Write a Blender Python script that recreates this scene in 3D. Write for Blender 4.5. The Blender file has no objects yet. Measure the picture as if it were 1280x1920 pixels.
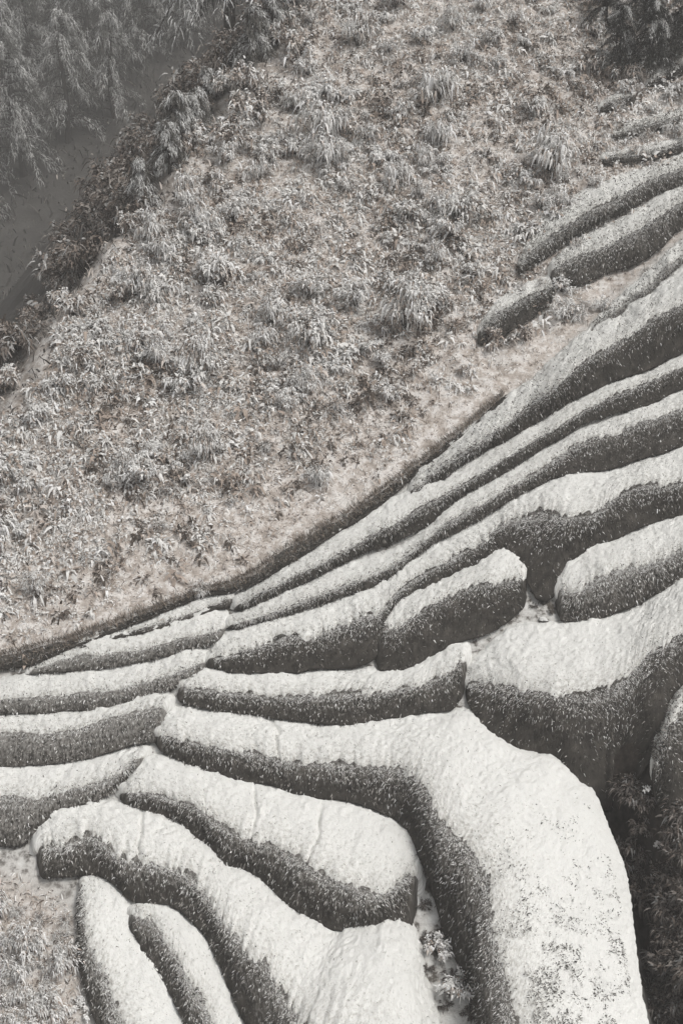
import bpy, math, random
import numpy as np
from mathutils import Vector

random.seed(7)
rng = np.random.default_rng(11)
scene = bpy.context.scene
COL = scene.collection

# ------------------------------------------------------------------ camera
PITCH = math.radians(30.0)
HALF = math.radians(20.0)
DIST = 45.0
A = 0.404                                   # mean gradient of the hillside
CAM = np.array([0.0, -DIST * math.cos(PITCH), DIST * math.sin(PITCH)])
FWD = np.array([0, math.cos(PITCH), -math.sin(PITCH)])
UPV = np.array([0, math.sin(PITCH), math.cos(PITCH)])
RGT = np.array([1.0, 0, 0])


def rays(px):
    px = np.atleast_2d(np.asarray(px, float))
    x = (px[:, 0] - 640) / 960 * math.tan(HALF)
    y = (960 - px[:, 1]) / 960 * math.tan(HALF)
    return FWD[None] + x[:, None] * RGT[None] + y[:, None] * UPV[None]


# ------------------------------------------------------------------ noise
def _h(ix, iy, iz, seed):
    n = (ix * 374761393 + iy * 668265263 + iz * 2147483647 + seed * 1274126177) & 0xFFFFFFFF
    n = ((n ^ (n >> 13)) * 1274126177) & 0xFFFFFFFF
    n = (n ^ (n >> 16)) & 0xFFFFFFFF
    return n.astype(np.float64) / 4294967295.0


def vnoise(p, seed=0):
    """value noise in -1..1, p is (N,3)"""
    p = np.asarray(p, float)
    i = np.floor(p).astype(np.int64)
    f = p - i
    f = f * f * (3 - 2 * f)
    out = 0
    for dx in (0, 1):
        wx = f[:, 0] if dx else 1 - f[:, 0]
        for dy in (0, 1):
            wy = f[:, 1] if dy else 1 - f[:, 1]
            for dz in (0, 1):
                wz = f[:, 2] if dz else 1 - f[:, 2]
                out = out + wx * wy * wz * _h(i[:, 0] + dx, i[:, 1] + dy, i[:, 2] + dz, seed)
    return out * 2 - 1


def fbm(p, octaves=3, seed=0):
    p = np.asarray(p, float)
    s, a, tot = 0, 1.0, 0
    for k in range(octaves):
        s = s + a * vnoise(p * 2 ** k, seed + 17 * k)
        tot += a
        a *= 0.5
    return s / tot


# ------------------------------------------------------------------ the ground surface
def plane_hit(px, h=0.0):
    d = rays(px)
    t = (A * CAM[1] + h - CAM[2]) / (d[:, 2] - A * d[:, 1])
    return CAM[None] + t[:, None] * d


_ra, _rb = plane_hit([[-40, 880]])[0], plane_hit([[610, -20]])[0]
RD = (_rb - _ra)[:2] / np.linalg.norm((_rb - _ra)[:2])
RN = np.array([-RD[1], RD[0]])              # points to the left of the ridge line
GULLY = plane_hit([[1150, 1500], [1195, 1600], [1225, 1720], [1262, 1900], [1290, 2060]])[:, :2]


def seg_dist(x, y, pts):
    best = np.full(x.shape, 1e9)
    for p, q in zip(pts[:-1], pts[1:]):
        d = q - p
        u = np.clip(((x - p[0]) * d[0] + (y - p[1]) * d[1]) / (d @ d), 0, 1)
        best = np.minimum(best, np.hypot(x - p[0] - u * d[0], y - p[1] - u * d[1]))
    return best


EARTH = plane_hit([[1215, 1420], [1262, 1560], [1300, 1720], [1345, 1900], [1400, 2100]])[:, :2]


def ridge_d(x, y):
    p = np.stack([x, y, 0 * x], -1).reshape(-1, 3)
    w = fbm(p * 0.35, 3, 77).reshape(np.shape(x))
    return (x - _ra[0]) * RN[0] + (y - _ra[1]) * RN[1] + 1.1 * w


def S(x, y):
    x = np.asarray(x, float)
    y = np.asarray(y, float)
    z = A * y
    z = z - 1.3 * np.exp(-(seg_dist(x, y, GULLY) / 0.55) ** 2)
    d = ridge_d(x, y)
    dd = np.maximum(d, 0)
    z = z - 1.25 * np.minimum(dd, 66) * (dd / (dd + 2.0)) + 1.3 * np.maximum(dd - 92, 0)
    far = 1 / (1 + np.exp(-(y - 0.35 * x - 2.5) * 1.2))          # only the scrub slope undulates
    p = np.stack([x, y, 0 * x], -1).reshape(-1, 3)
    z = z + far * (0.22 * fbm(p * 0.33, 3, 5) + 0.27 * fbm(p * 1.15, 3, 6)).reshape(x.shape)
    z = z + 0.9 * np.exp(-(seg_dist(x, y, EARTH) / 0.8) ** 2)
    return z


def hit(px, h=0.0):
    """point on the camera ray of a photo pixel that lies h above the ground"""
    d = rays(px)
    h = np.broadcast_to(np.asarray(h, float), (len(d),))
    t = (A * CAM[1] + h - CAM[2]) / (d[:, 2] - A * d[:, 1])
    for _ in range(9):
        p = CAM[None] + t[:, None] * d
        e = p[:, 2] - S(p[:, 0], p[:, 1]) - h
        t = t + 0.8 * e / (A * d[:, 1] - d[:, 2])
    return CAM[None] + t[:, None] * d


def march(px):
    d = rays(px)
    t = np.full(len(d), 15.0)
    alive = np.ones(len(d), bool)
    for _ in range(900):
        p = CAM[None] + t[:, None] * d
        alive &= p[:, 2] > S(p[:, 0], p[:, 1])
        t = np.where(alive, t + 0.25, t)
    return CAM[None] + t[:, None] * d


# ------------------------------------------------------------------ mesh helpers
def mesh_from(name, verts, faces, mat=None, attrs=None, smooth=True):
    """verts (N,3); faces (M,k) array, k = 3 or 4"""
    verts = np.asarray(verts, np.float32)
    faces = np.asarray(faces, np.int32)
    me = bpy.data.meshes.new(name)
    k = faces.shape[1]
    me.vertices.add(len(verts))
    me.vertices.foreach_set('co', verts.ravel())
    me.loops.add(faces.size)
    me.loops.foreach_set('vertex_index', faces.ravel())
    me.polygons.add(len(faces))
    me.polygons.foreach_set('loop_start', np.arange(0, faces.size, k, dtype=np.int32))
    me.polygons.foreach_set('loop_total', np.full(len(faces), k, np.int32))
    me.update(calc_edges=True)
    if smooth:
        me.polygons.foreach_set('use_smooth', np.ones(len(faces), bool))
    for nm, arr in (attrs or {}).items():
        at = me.attributes.new(nm, 'FLOAT_VECTOR', 'POINT')
        at.data.foreach_set('vector', np.asarray(arr, np.float32).ravel())
    if mat:
        me.materials.append(mat)
    me.validate()
    return me


def link(name, me, parent=None):
    o = bpy.data.objects.new(name, me)
    COL.objects.link(o)
    if parent is not None:
        o.parent = parent
    return o


def tag(o, label=None, cat=None, group=None, kind=None):
    for k, v in (('label', label), ('category', cat), ('group', group), ('kind', kind)):
        if v:
            o[k] = v
    return o


def grid_faces(n, m):
    i = np.arange(n - 1)[:, None] * m
    j = np.arange(m - 1)[None]
    a = (i + j).ravel()
    return np.stack([a, a + 1, a + m + 1, a + m], -1)


def blades(root, direc, length, width, droop, col, segs=3, face=None):
    """thin tapering strips that leave root along direc and sag under their own weight"""
    n = len(root)
    side = rng.normal(size=(n, 3))
    side[:, 2] *= 0.3
    if face is not None:
        side = np.cross(direc, face + 0.5 * rng.normal(size=(n, 3)))
    side -= direc * np.sum(side * direc, 1)[:, None]
    side /= np.linalg.norm(side, axis=1)[:, None] + 1e-9
    V = np.zeros((n, segs + 1, 2, 3))
    for j in range(segs + 1):
        t = j / segs
        c = root + direc * (length * t)[:, None]
        c[:, 2] -= droop * length * t * t
        w = (width * (1 - 0.85 * t ** 1.5) * (0.7 + 0.6 * t if t < 0.5 else 1))[:, None] * 0.5
        V[:, j, 0] = c - side * w
        V[:, j, 1] = c + side * w
    base = (np.arange(n) * (segs + 1) * 2)[:, None]
    j = np.arange(segs)[None] * 2
    a = (base + j).ravel()
    F = np.stack([a, a + 1, a + 3, a + 2], -1)
    C = np.repeat(col, (segs + 1) * 2, axis=0)
    return V.reshape(-1, 3), F, C


def merge(parts):
    vs, fs, cs, off = [], [], [], 0
    for v, f, c in parts:
        vs.append(v); fs.append(f + off); cs.append(c); off += len(v)
    return np.concatenate(vs), np.concatenate(fs), np.concatenate(cs)


# ------------------------------------------------------------------ materials
def new_mat(name, rough=0.9):
    m = bpy.data.materials.new(name)
    m.use_nodes = True
    nt = m.node_tree
    b = nt.nodes['Principled BSDF']
    b.inputs['Roughness'].default_value = rough
    b.inputs['Specular IOR Level'].default_value = 0.2
    return m, nt, b


def N(nt, t, **kw):
    n = nt.nodes.new(t)
    for k, v in kw.items():
        if k in n.inputs:
            n.inputs[k].default_value = v
        else:
            setattr(n, k, v)
    return n


def ramp(nt, src, stops, interp='LINEAR'):
    r = nt.nodes.new('ShaderNodeValToRGB')
    r.color_ramp.interpolation = interp
    e = r.color_ramp.elements
    while len(e) < len(stops):
        e.new(0.5)
    for k, (p, c) in enumerate(stops):
        e[k].position = p
        e[k].color = (c, c, c, 1) if isinstance(c, (int, float)) else (*c, 1)
    nt.links.new(src, r.inputs[0])
    return r


def mix(nt, fac, a, b):
    m = nt.nodes.new('ShaderNodeMix')
    m.data_type = 'RGBA'
    for sock, v in ((m.inputs['Factor'], fac), (m.inputs['A'], a), (m.inputs['B'], b)):
        if hasattr(v, 'is_linked'):
            nt.links.new(v, sock)
        else:
            sock.default_value = v if isinstance(v, (int, float)) else (*v, 1)
    return m.outputs['Result']


def scaled(nt, vec, s):
    n = N(nt, 'ShaderNodeVectorMath', operation='MULTIPLY')
    nt.links.new(vec, n.inputs[0])
    n.inputs[1].default_value = s
    return n.outputs[0]


def noise(nt, vec, scale=1.0, detail=3, rough=0.55):
    n = N(nt, 'ShaderNodeTexNoise')
    n.inputs['Scale'].default_value = scale
    n.inputs['Detail'].default_value = detail
    n.inputs['Roughness'].default_value = rough
    nt.links.new(vec, n.inputs['Vector'])
    return n.outputs['Fac']


def math_n(nt, op, a, b):
    n = N(nt, 'ShaderNodeMath', operation=op)
    for k, v in enumerate((a, b)):
        if hasattr(v, 'is_linked'):
            nt.links.new(v, n.inputs[k])
        else:
            n.inputs[k].default_value = v
    return n.outputs[0]


def bump(nt, b, src, strength, dist):
    n = N(nt, 'ShaderNodeBump')
    n.inputs['Strength'].default_value = strength
    n.inputs['Distance'].default_value = dist
    nt.links.new(src, n.inputs['Height'])
    nt.links.new(n.outputs[0], b.inputs['Normal'])


def snow_material():
    m, nt, b = new_mat('snow', 0.75)
    at = N(nt, 'ShaderNodeAttribute', attribute_name='st')
    st = at.outputs['Vector']
    n1 = noise(nt, scaled(nt, st, (10.0, 8.0, 0.0)), 1.0, 4, 0.7)      # grass streaks showing through
    n2 = noise(nt, scaled(nt, st, (26.0, 20.0, 0.0)), 1.0, 2)
    sep = N(nt, 'ShaderNodeSeparateXYZ')
    nt.links.new(st, sep.inputs[0])
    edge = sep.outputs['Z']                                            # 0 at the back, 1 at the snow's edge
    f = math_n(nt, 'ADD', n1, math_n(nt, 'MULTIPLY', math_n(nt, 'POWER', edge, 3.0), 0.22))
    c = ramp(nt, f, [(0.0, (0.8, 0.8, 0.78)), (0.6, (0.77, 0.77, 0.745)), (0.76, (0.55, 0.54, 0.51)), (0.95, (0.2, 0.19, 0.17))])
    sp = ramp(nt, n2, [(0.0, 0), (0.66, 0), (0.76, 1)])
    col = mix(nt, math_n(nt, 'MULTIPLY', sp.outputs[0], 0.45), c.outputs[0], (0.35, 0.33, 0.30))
    nt.links.new(col, b.inputs['Base Color'])
    bump(nt, b, math_n(nt, 'ADD', n1, n2), 0.6, 0.04)
    return m


def bank_material():
    m, nt, b = new_mat('hedge_core', 0.95)
    at = N(nt, 'ShaderNodeAttribute', attribute_name='st')
    st = at.outputs['Vector']
    n1 = noise(nt, scaled(nt, st, (13.0, 6.0, 0.0)), 1.0, 4, 0.7)
    n2 = noise(nt, scaled(nt, st, (2.2, 2.2, 0.0)), 1.0, 4)
    sep = N(nt, 'ShaderNodeSeparateXYZ')
    nt.links.new(st, sep.inputs[0])
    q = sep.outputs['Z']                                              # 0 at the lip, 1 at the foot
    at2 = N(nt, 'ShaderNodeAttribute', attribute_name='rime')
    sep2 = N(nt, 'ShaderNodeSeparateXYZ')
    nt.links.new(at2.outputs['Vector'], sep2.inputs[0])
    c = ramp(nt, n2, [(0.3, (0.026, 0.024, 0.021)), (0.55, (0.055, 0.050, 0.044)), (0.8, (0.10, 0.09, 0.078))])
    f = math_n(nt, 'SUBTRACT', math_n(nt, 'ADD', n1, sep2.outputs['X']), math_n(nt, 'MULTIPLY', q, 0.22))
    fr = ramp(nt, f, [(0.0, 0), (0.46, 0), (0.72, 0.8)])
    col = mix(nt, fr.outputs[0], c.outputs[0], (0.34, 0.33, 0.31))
    nt.links.new(col, b.inputs['Base Color'])
    bump(nt, b, n1, 0.8, 0.06)
    return m


def plant_material():
    m, nt, b = new_mat('dry_plants', 0.85)
    at = N(nt, 'ShaderNodeAttribute', attribute_name='tint')
    nt.links.new(at.outputs['Vector'], b.inputs['Base Color'])
    return m


def ground_material():
    m, nt, b = new_mat('ground', 0.95)
    at = N(nt, 'ShaderNodeAttribute', attribute_name='zone')
    sep = N(nt, 'ShaderNodeSeparateXYZ')
    nt.links.new(at.outputs['Vector'], sep.inputs[0])
    geo = N(nt, 'ShaderNodeNewGeometry')
    n1 = noise(nt, geo.outputs['Position'], 2.6, 6, 0.65)
    n2 = noise(nt, geo.outputs['Position'], 0.5, 4)
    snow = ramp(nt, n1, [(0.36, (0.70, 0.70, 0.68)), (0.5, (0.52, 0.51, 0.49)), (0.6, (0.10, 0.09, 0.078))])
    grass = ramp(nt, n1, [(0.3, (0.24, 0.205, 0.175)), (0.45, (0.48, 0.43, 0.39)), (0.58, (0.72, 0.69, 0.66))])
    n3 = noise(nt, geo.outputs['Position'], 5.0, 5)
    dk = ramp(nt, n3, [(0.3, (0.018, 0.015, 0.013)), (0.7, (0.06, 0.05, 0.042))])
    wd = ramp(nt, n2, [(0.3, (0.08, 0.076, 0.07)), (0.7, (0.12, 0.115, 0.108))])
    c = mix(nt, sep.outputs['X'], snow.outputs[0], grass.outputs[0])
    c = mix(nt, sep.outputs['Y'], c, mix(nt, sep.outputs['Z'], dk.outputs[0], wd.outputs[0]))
    nt.links.new(c, b.inputs['Base Color'])
    bump(nt, b, n1, 0.6, 0.12)
    return m


def rock_material(name, snow_at, lo, hi):
    m, nt, b = new_mat(name, 0.9)
    geo = N(nt, 'ShaderNodeNewGeometry')
    pos = geo.outputs['Position']
    n1 = noise(nt, scaled(nt, pos, (2.5, 2.5, 0.8)), 1.0, 6, 0.65)
    n2 = noise(nt, pos, 5.0, 4, 0.6)
    c = ramp(nt, n1, [(0.3, lo), (0.7, hi)])
    sep = N(nt, 'ShaderNodeSeparateXYZ')
    nt.links.new(geo.outputs['Normal'], sep.inputs[0])
    f = math_n(nt, 'ADD', sep.outputs['Z'], math_n(nt, 'MULTIPLY', math_n(nt, 'SUBTRACT', n2, 0.5), 1.3))
    fr = ramp(nt, f, [(max(0, snow_at - 0.08), 0), (min(1, snow_at + 0.08), 1)])
    col = mix(nt, fr.outputs[0], c.outputs[0], (0.74, 0.74, 0.72))
    nt.links.new(col, b.inputs['Base Color'])
    bump(nt, b, n1, 0.9, 0.12)
    return m


def bark_material():
    m, nt, b = new_mat('bark', 0.9)
    geo = N(nt, 'ShaderNodeNewGeometry')
    n1 = noise(nt, scaled(nt, geo.outputs['Position'], (12, 12, 2)), 1.0, 4)
    c = ramp(nt, n1, [(0.3, (0.025, 0.021, 0.018)), (0.7, (0.09, 0.08, 0.07))])
    nt.links.new(c.outputs[0], b.inputs['Base Color'])
    return m


M_SNOW, M_BANK, M_PLANT, M_GROUND, M_BARK = snow_material(), bank_material(), plant_material(), ground_material(), bark_material()
M_ROCK_DARK = rock_material('dark_rock', 3.0, (0.014, 0.012, 0.010), (0.055, 0.045, 0.036))
M_ROCK_SNOWY = rock_material('snowy_rock', 0.62, (0.03, 0.028, 0.026), (0.11, 0.10, 0.09))
M_MOUND = rock_material('snowed_over_stone', 0.28, (0.03, 0.028, 0.026), (0.11, 0.10, 0.09))
M_MOSS_ROCK = rock_material('mossy_rock', 0.80, (0.02, 0.022, 0.015), (0.07, 0.07, 0.05))

# ------------------------------------------------------------------ ground
gx = np.concatenate([np.linspace(-190, -26, 110)[:-1], np.linspace(-26, 26, 300)[:-1], np.linspace(26, 110, 60)])
gy = np.concatenate([np.linspace(-44, -16, 60)[:-1], np.linspace(-16, 40, 320)[:-1], np.linspace(40, 290, 170)])
X, Y = np.meshgrid(gx, gy, indexing='ij')
Z = S(X, Y)
DIV = plane_hit([[-400, 1330], [0, 1262], [230, 1180], [430, 1105], [700, 955], [840, 835], [1000, 705], [1125, 585],
                 [1280, 440], [1600, 150]])[:, :2]


def above_divide(x, y):
    xs, ys = DIV[:, 0], DIV[:, 1]
    return y - np.interp(x, xs, ys)


ad = above_divide(X, Y)
BRUSH = plane_hit([[-160, 1690], [40, 1760], [70, 1850], [60, 2040]])[:, :2]
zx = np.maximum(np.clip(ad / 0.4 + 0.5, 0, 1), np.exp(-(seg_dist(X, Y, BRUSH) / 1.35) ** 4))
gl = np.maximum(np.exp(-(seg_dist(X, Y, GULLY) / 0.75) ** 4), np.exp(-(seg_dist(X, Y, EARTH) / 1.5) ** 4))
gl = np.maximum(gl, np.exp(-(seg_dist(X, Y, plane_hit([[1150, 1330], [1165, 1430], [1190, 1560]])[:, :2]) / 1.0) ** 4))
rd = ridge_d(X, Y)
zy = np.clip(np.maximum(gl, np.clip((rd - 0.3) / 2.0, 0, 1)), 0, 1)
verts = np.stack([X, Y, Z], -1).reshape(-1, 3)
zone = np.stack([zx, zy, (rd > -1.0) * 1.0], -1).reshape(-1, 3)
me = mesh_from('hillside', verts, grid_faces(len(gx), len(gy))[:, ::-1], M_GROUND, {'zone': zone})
tag(link('hillside', me), kind='structure')

# ------------------------------------------------------------------ terraces
R_EXT = [(130, -52), (280, -112), (600, -230)]
L_EXT = [(-280, 26), (-130, 12)]


def gsmooth(a, sig):
    if sig <= 0:
        return a
    r = int(3 * sig) + 1
    k = np.exp(-0.5 * (np.arange(-r, r + 1) / sig) ** 2)
    k /= k.sum()
    p = np.concatenate([np.repeat(a[:1], r, 0), a, np.repeat(a[-1:], r, 0)])
    if a.ndim == 1:
        return np.convolve(p, k, 'valid')
    return np.stack([np.convolve(p[:, c], k, 'valid') for c in range(a.shape[1])], -1)


def catmull(st, step=3.0):
    st = np.asarray(st, float)
    pts = np.concatenate([2 * st[:1] - st[1:2], st, 2 * st[-1:] - st[-2:-1]])
    out = []
    for i in range(1, len(pts) - 2):
        p0, p1, p2, p3 = pts[i - 1:i + 3]
        n = max(2, int(np.linalg.norm((p2 - p1)[:6].reshape(3, 2), axis=1).max() / step))
        t = np.linspace(0, 1, n, endpoint=False)[:, None]
        m1, m2 = (p2 - p0) * 0.42, (p3 - p1) * 0.42
        out.append((2 * t ** 3 - 3 * t ** 2 + 1) * p1 + (t ** 3 - 2 * t ** 2 + t) * m1 + (-2 * t ** 3 + 3 * t ** 2) * p2 + (t ** 3 - t ** 2) * m2)
    out.append(pts[-2:-1])
    return np.concatenate(out)


def norm1(a):
    a = np.maximum(np.array(a), 0.01)
    return a / a.sum()


def norm(v):
    return v / (np.linalg.norm(v, axis=-1, keepdims=True) + 1e-9)


def hedge_row(stations, label, ext='', seed=0, hb=0.0, hmin=0.35, hmax=2.4, snow=1.0, drip=1.0, grass=1.0, sm=5.0,
            name='hedge', cat='hedge', group='snow-capped hedge rows', round_r=0.22, th=0.09, edge_grass=1.0, rime=0.0, vertical=True, poke=0.0, speck=0, cracks=()):
    st = np.asarray(stations, float)
    if st.shape[1] == 6:
        st = np.concatenate([st, np.full((len(st), 1), hb)], 1)
    if 'R' in ext:
        st = np.concatenate([st] + [st[-1:] + np.array([[dx, dy] * 3 + [0]]) for dx, dy in R_EXT])
    if 'L' in ext:
        st = np.concatenate([st[:1] + np.array([[dx, dy] * 3 + [0]]) for dx, dy in L_EXT] + [st])
    st = gsmooth(catmull(st), sm)
    if vertical:
        fx = st[:, 4]
        if (np.diff(fx) < 0).mean() < 0.02:
            o_ = np.argsort(fx)
            a_, b_ = fx[o_][0], fx[o_][-1]
            lx = st[:, 2]
            w_ = np.clip(np.minimum(lx - a_, b_ - lx) / 25.0, 0, 1)
            w_ = gsmooth(w_, 6)[:, None]
            tgt = np.stack([np.clip(lx, a_, b_), np.interp(lx, fx[o_], st[o_, 5])], -1)
            lim = st[:, 5] + 110                       # never let a bank grow taller than this many photo pixels
            tgt[:, 1] = np.minimum(tgt[:, 1], lim)
            tgt[:, 0] = np.interp(tgt[:, 1], st[:, 5], fx) if (np.diff(st[:, 5]) < 0).mean() < 0.02 else tgt[:, 0]
            st[:, 4:6] = gsmooth(st[:, 4:6] * (1 - w_) + tgt * w_, 3)
    n = len(st)
    B = hit(st[:, 0:2], st[:, 6])
    # tread nearly level across: lip on its own ray at the height of the back edge less a small fall
    d = rays(st[:, 2:4])
    tl = (B[:, 2] - 0.08 - CAM[2]) / d[:, 2]
    L = CAM[None] + tl[:, None] * d
    h = L[:, 2] - S(L[:, 0], L[:, 1])
    h = gsmooth(np.clip(h, hmin, hmax), 14)
    L = hit(st[:, 2:4], h)
    F = hit(st[:, 4:6], 0.20)
    # arc length
    s = np.concatenate([[0], np.cumsum(np.linalg.norm(np.diff(L, axis=0), axis=1))])
    # small irregularities of the edges
    wob = lambda f, k: fbm(np.stack([s * f, 0 * s + k * 7.3, 0 * s + seed], -1), 3, seed + k)
    out = (L - B); out[:, 2] = 0; out = norm(out)
    L = L + out * (0.10 * wob(0.9, 1) + 0.07 * wob(2.6, 2))[:, None]
    L[:, 2] += 0.05 * wob(0.8, 3)
    F = F + out * (0.08 * wob(1.1, 4))[:, None]
    # profile: hidden back, tread, rounded lip, bank, undercut
    Bk = B - out * 0.7; Bk[:, 2] -= 0.22
    crn = np.linspace(0, 1, 9)[None, :, None]
    c = 0.38
    T1 = B + (L - B) * (1 - c)
    R1 = L + (F - L) * c
    tread = B[:, None] + (T1 - B)[:, None] * np.linspace(0, 1, 14)[None, :, None]
    corner = (1 - crn) ** 2 * T1[:, None] + 2 * crn * (1 - crn) * (L + 0.0 * L)[:, None] + crn ** 2 * R1[:, None]
    riser = R1[:, None] + (F - R1)[:, None] * np.linspace(0, 1, 14)[None, :, None]
    Fu = F - out * 0.55; Fu[:, 2] -= 0.06
    Fd = F - out * 0.6; Fd[:, 2] -= 0.8
    P = np.concatenate([Bk[:, None], tread, corner[:, 1:], riser[:, 1:], Fu[:, None], Fd[:, None]], 1)
    # rounded ends
    def end_rings(P0, tang):
        core = 0.5 * (P0[1] + P0[-3]); core[2] -= 0.1
        rings = []
        for a in np.linspace(15, 88, 6):
            a = math.radians(a)
            rings.append(core[None] + (P0 - core[None]) * math.cos(a) ** 0.8 + tang[None] * round_r * math.sin(a))
        return np.stack(rings)
    k = min(8, n - 1)
    tg0 = norm(P[0].mean(0) - P[k].mean(0)); tg0[2] *= 0.5
    tg1 = norm(P[-1].mean(0) - P[-1 - k].mean(0)); tg1[2] *= 0.5
    P = np.concatenate([end_rings(P[0], tg0)[::-1], P, end_rings(P[-1], tg1)])
    n = len(P)
    m = P.shape[1]
    sarr = np.concatenate([s[0] - np.linspace(round_r, 0.02, 6), s, s[-1] + np.linspace(0.02, round_r, 6)])
    def normals(Q):
        ds = np.gradient(Q, axis=0)
        dq = np.gradient(Q, axis=1)
        nn = np.cross(ds, dq)
        nn = norm(nn)
        sgn = np.sign((nn[:, 5:14, 2]).mean())
        return nn * (sgn if sgn else 1), sgn
    Nn, sgn = normals(P)
    ql = np.concatenate([np.zeros((n, 1)), np.cumsum(np.linalg.norm(np.diff(P, axis=1), axis=2), 1)], 1)   # metres across
    fl = P.reshape(-1, 3)
    dsp = (0.085 * fbm(fl * 1.5, 3, seed + 50) + 0.02 * vnoise(fl * 9, seed + 60)).reshape(n, m)
    dsp[:, 0] = 0; dsp[:, -2:] = 0
    Pb = P + Nn * dsp[:, :, None]
    LIP = 17                                                     # profile index of the lip
    qrel = np.clip((ql - ql[:, LIP:LIP + 1]) / (ql[:, -3:-2] - ql[:, LIP:LIP + 1] + 1e-6), 0, 1)
    stb = np.stack([np.repeat(sarr[:, None], m, 1) + seed * 3.1, ql, qrel], -1)
    root = bpy.data.objects.new(name, None)
    COL.objects.link(root)
    mid = F[len(F) // 2]
    root.location = mid
    root.empty_display_size = 0.3
    tag(root, label, cat, group)
    faces = grid_faces(n, m)
    if sgn < 0:
        faces = faces[:, ::-1]
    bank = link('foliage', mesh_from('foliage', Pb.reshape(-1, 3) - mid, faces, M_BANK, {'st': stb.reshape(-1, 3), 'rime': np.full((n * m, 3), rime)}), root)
    # ---- snow shell on the tread, its edge running down the bank in uneven tongues
    def jag(u):
        q = lambda f, k: vnoise(np.stack([u * f, 0 * u + k, 0 * u + seed * 1.7], -1), seed + k)
        return 0.26 * q(0.7, 1) + 0.28 * q(2.1, 2) + 0.22 * q(6.0, 3) + 0.30 * q(15.0, 4)
    rise = ql[:, -3] - ql[:, LIP]
    e = (0.05 + 0.8 * jag(sarr) * drip) * np.clip(rise, 0.2, 0.9) * 0.55
    if snow > 0:
        end = ql[:, LIP] + e
        end = np.clip(end, ql[:, 1] + 0.1, ql[:, -3] * 0.97 + 0.03 * ql[:, LIP])
        K = int(np.clip(np.percentile(end, 80) / 0.055, 34, 84))
        u = np.linspace(0, 1, K)
        tq = ql[:, :1] + (end - ql[:, 0])[:, None] * u[None]
        C = np.zeros((n, K, 3))
        Cn = np.zeros((n, K, 3))
        for i in range(n):
            for a in range(3):
                C[i, :, a] = np.interp(tq[i], ql[i], Pb[i, :, a])
                Cn[i, :, a] = np.interp(tq[i], ql[i], Nn[i, :, a])
        cf = C.reshape(-1, 3)
        lump = (0.5 + 0.5 * fbm(cf * 1.3, 2, seed + 71)).reshape(n, K) * 0.07 + 0.024 * vnoise(cf * 6, seed + 72).reshape(n, K) \
            + 0.026 * vnoise(cf * np.array([14, 14, 9]), seed + 73).reshape(n, K)
        prof = np.clip(1 - u ** 5, 0, 1)[None]
        off = (th + lump) * prof - 0.03 * (u[None] > 0.985)
        for c0 in cracks:
            sc_ = c0 * s[-1] + 0.10 * vnoise(np.stack([u * 6, 0 * u + seed, 0 * u + c0], -1), 3)[None] + 0.25 * (u[None] - 0.5)
            off = off - (off + 0.02) * 0.9 * np.exp(-((sarr[:, None] - sc_) / 0.04) ** 2) * np.clip((u[None] - 0.25) * 4, 0, 1)
        C = C + norm(Cn) * off[:, :, None]
        stc = np.stack([np.repeat(sarr[:, None], K, 1) + seed * 3.1, tq, np.repeat(u[None], n, 0)], -1)
        fc = grid_faces(n, K)
        if sgn < 0:
            fc = fc[:, ::-1]
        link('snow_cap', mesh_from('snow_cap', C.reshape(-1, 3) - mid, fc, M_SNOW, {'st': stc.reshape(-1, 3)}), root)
    # ---- withered grass hanging over the lip and down the bank
    length = sarr[-1] - sarr[0]
    parts = []
    def scatter(cnt, qlo, qhi, up, ln, wd, drp, cols, pw, lo=6, clump=False):
        i = rng.integers(lo, n - 7, cnt)
        if clump:
            i = lo + ((n - 7 - lo) * rng.random(cnt) ** 0.55).astype(int)
        v = rng.random(cnt)
        v = qlo + (qhi - qlo) * v
        qq = np.where(v < 0, ql[i, LIP] + v * (ql[i, LIP] - ql[i, 1]), ql[i, LIP] + v * (ql[i, -3] - ql[i, LIP]))
        j = np.clip(np.array([np.searchsorted(ql[a], b) for a, b in zip(i, qq)]), 1, m - 3)
        fq = np.clip((qq - ql[i, j - 1]) / (ql[i, j] - ql[i, j - 1] + 1e-6), 0, 1)[:, None]
        fs = rng.random((cnt, 1))
        pos = (Pb[i, j - 1] * (1 - fq) + Pb[i, j] * fq) * (1 - fs) + (Pb[i + 1, j - 1] * (1 - fq) + Pb[i + 1, j] * fq) * fs
        nn = Nn[i, j]
        if clump:
            mk = fbm(pos * 2.6, 3, 33) + 0.25 * ((i - lo) / (n - lo)) + 0.2 * rng.random(cnt) > 0.24
            pos, nn = pos[mk], nn[mk]
            cnt = len(pos)
        if up:
            pos = pos + nn * (th + 0.02)
        dn = np.array([0, 0, -1.0]) + nn * nn[:, 2:3]
        dn = norm(dn + np.array([0, 0, -0.15]))
        jit = rng.normal(size=(cnt, 3)) * (0.35 if up else 0.38)
        dr = norm(nn * 0.7 + np.array([0, 0, 0.35]) + jit) if up else norm(dn * 0.8 + nn * 0.30 + jit)
        ch = rng.choice(len(cols), cnt, p=pw)
        cc = np.array(cols)[ch] * (0.75 + 0.5 * rng.random((cnt, 1)))
        return blades(pos, dr, ln[0] + (ln[1] - ln[0]) * rng.random(cnt), wd[0] + (wd[1] - wd[0]) * rng.random(cnt),
                      drp[0] + (drp[1] - drp[0]) * rng.random(cnt), np.clip(cc, 0, 0.85), 3, nn)
    dark, dim, tan, pale, mist, white = (0.034, 0.032, 0.028), (0.085, 0.079, 0.069), (0.15, 0.125, 0.10), (0.28, 0.265, 0.245), (0.48, 0.47, 0.455), (0.74, 0.74, 0.72)
    ochre = (0.26, 0.215, 0.175)
    lf, lw = (0.05, 0.12), (0.02, 0.05)
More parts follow.
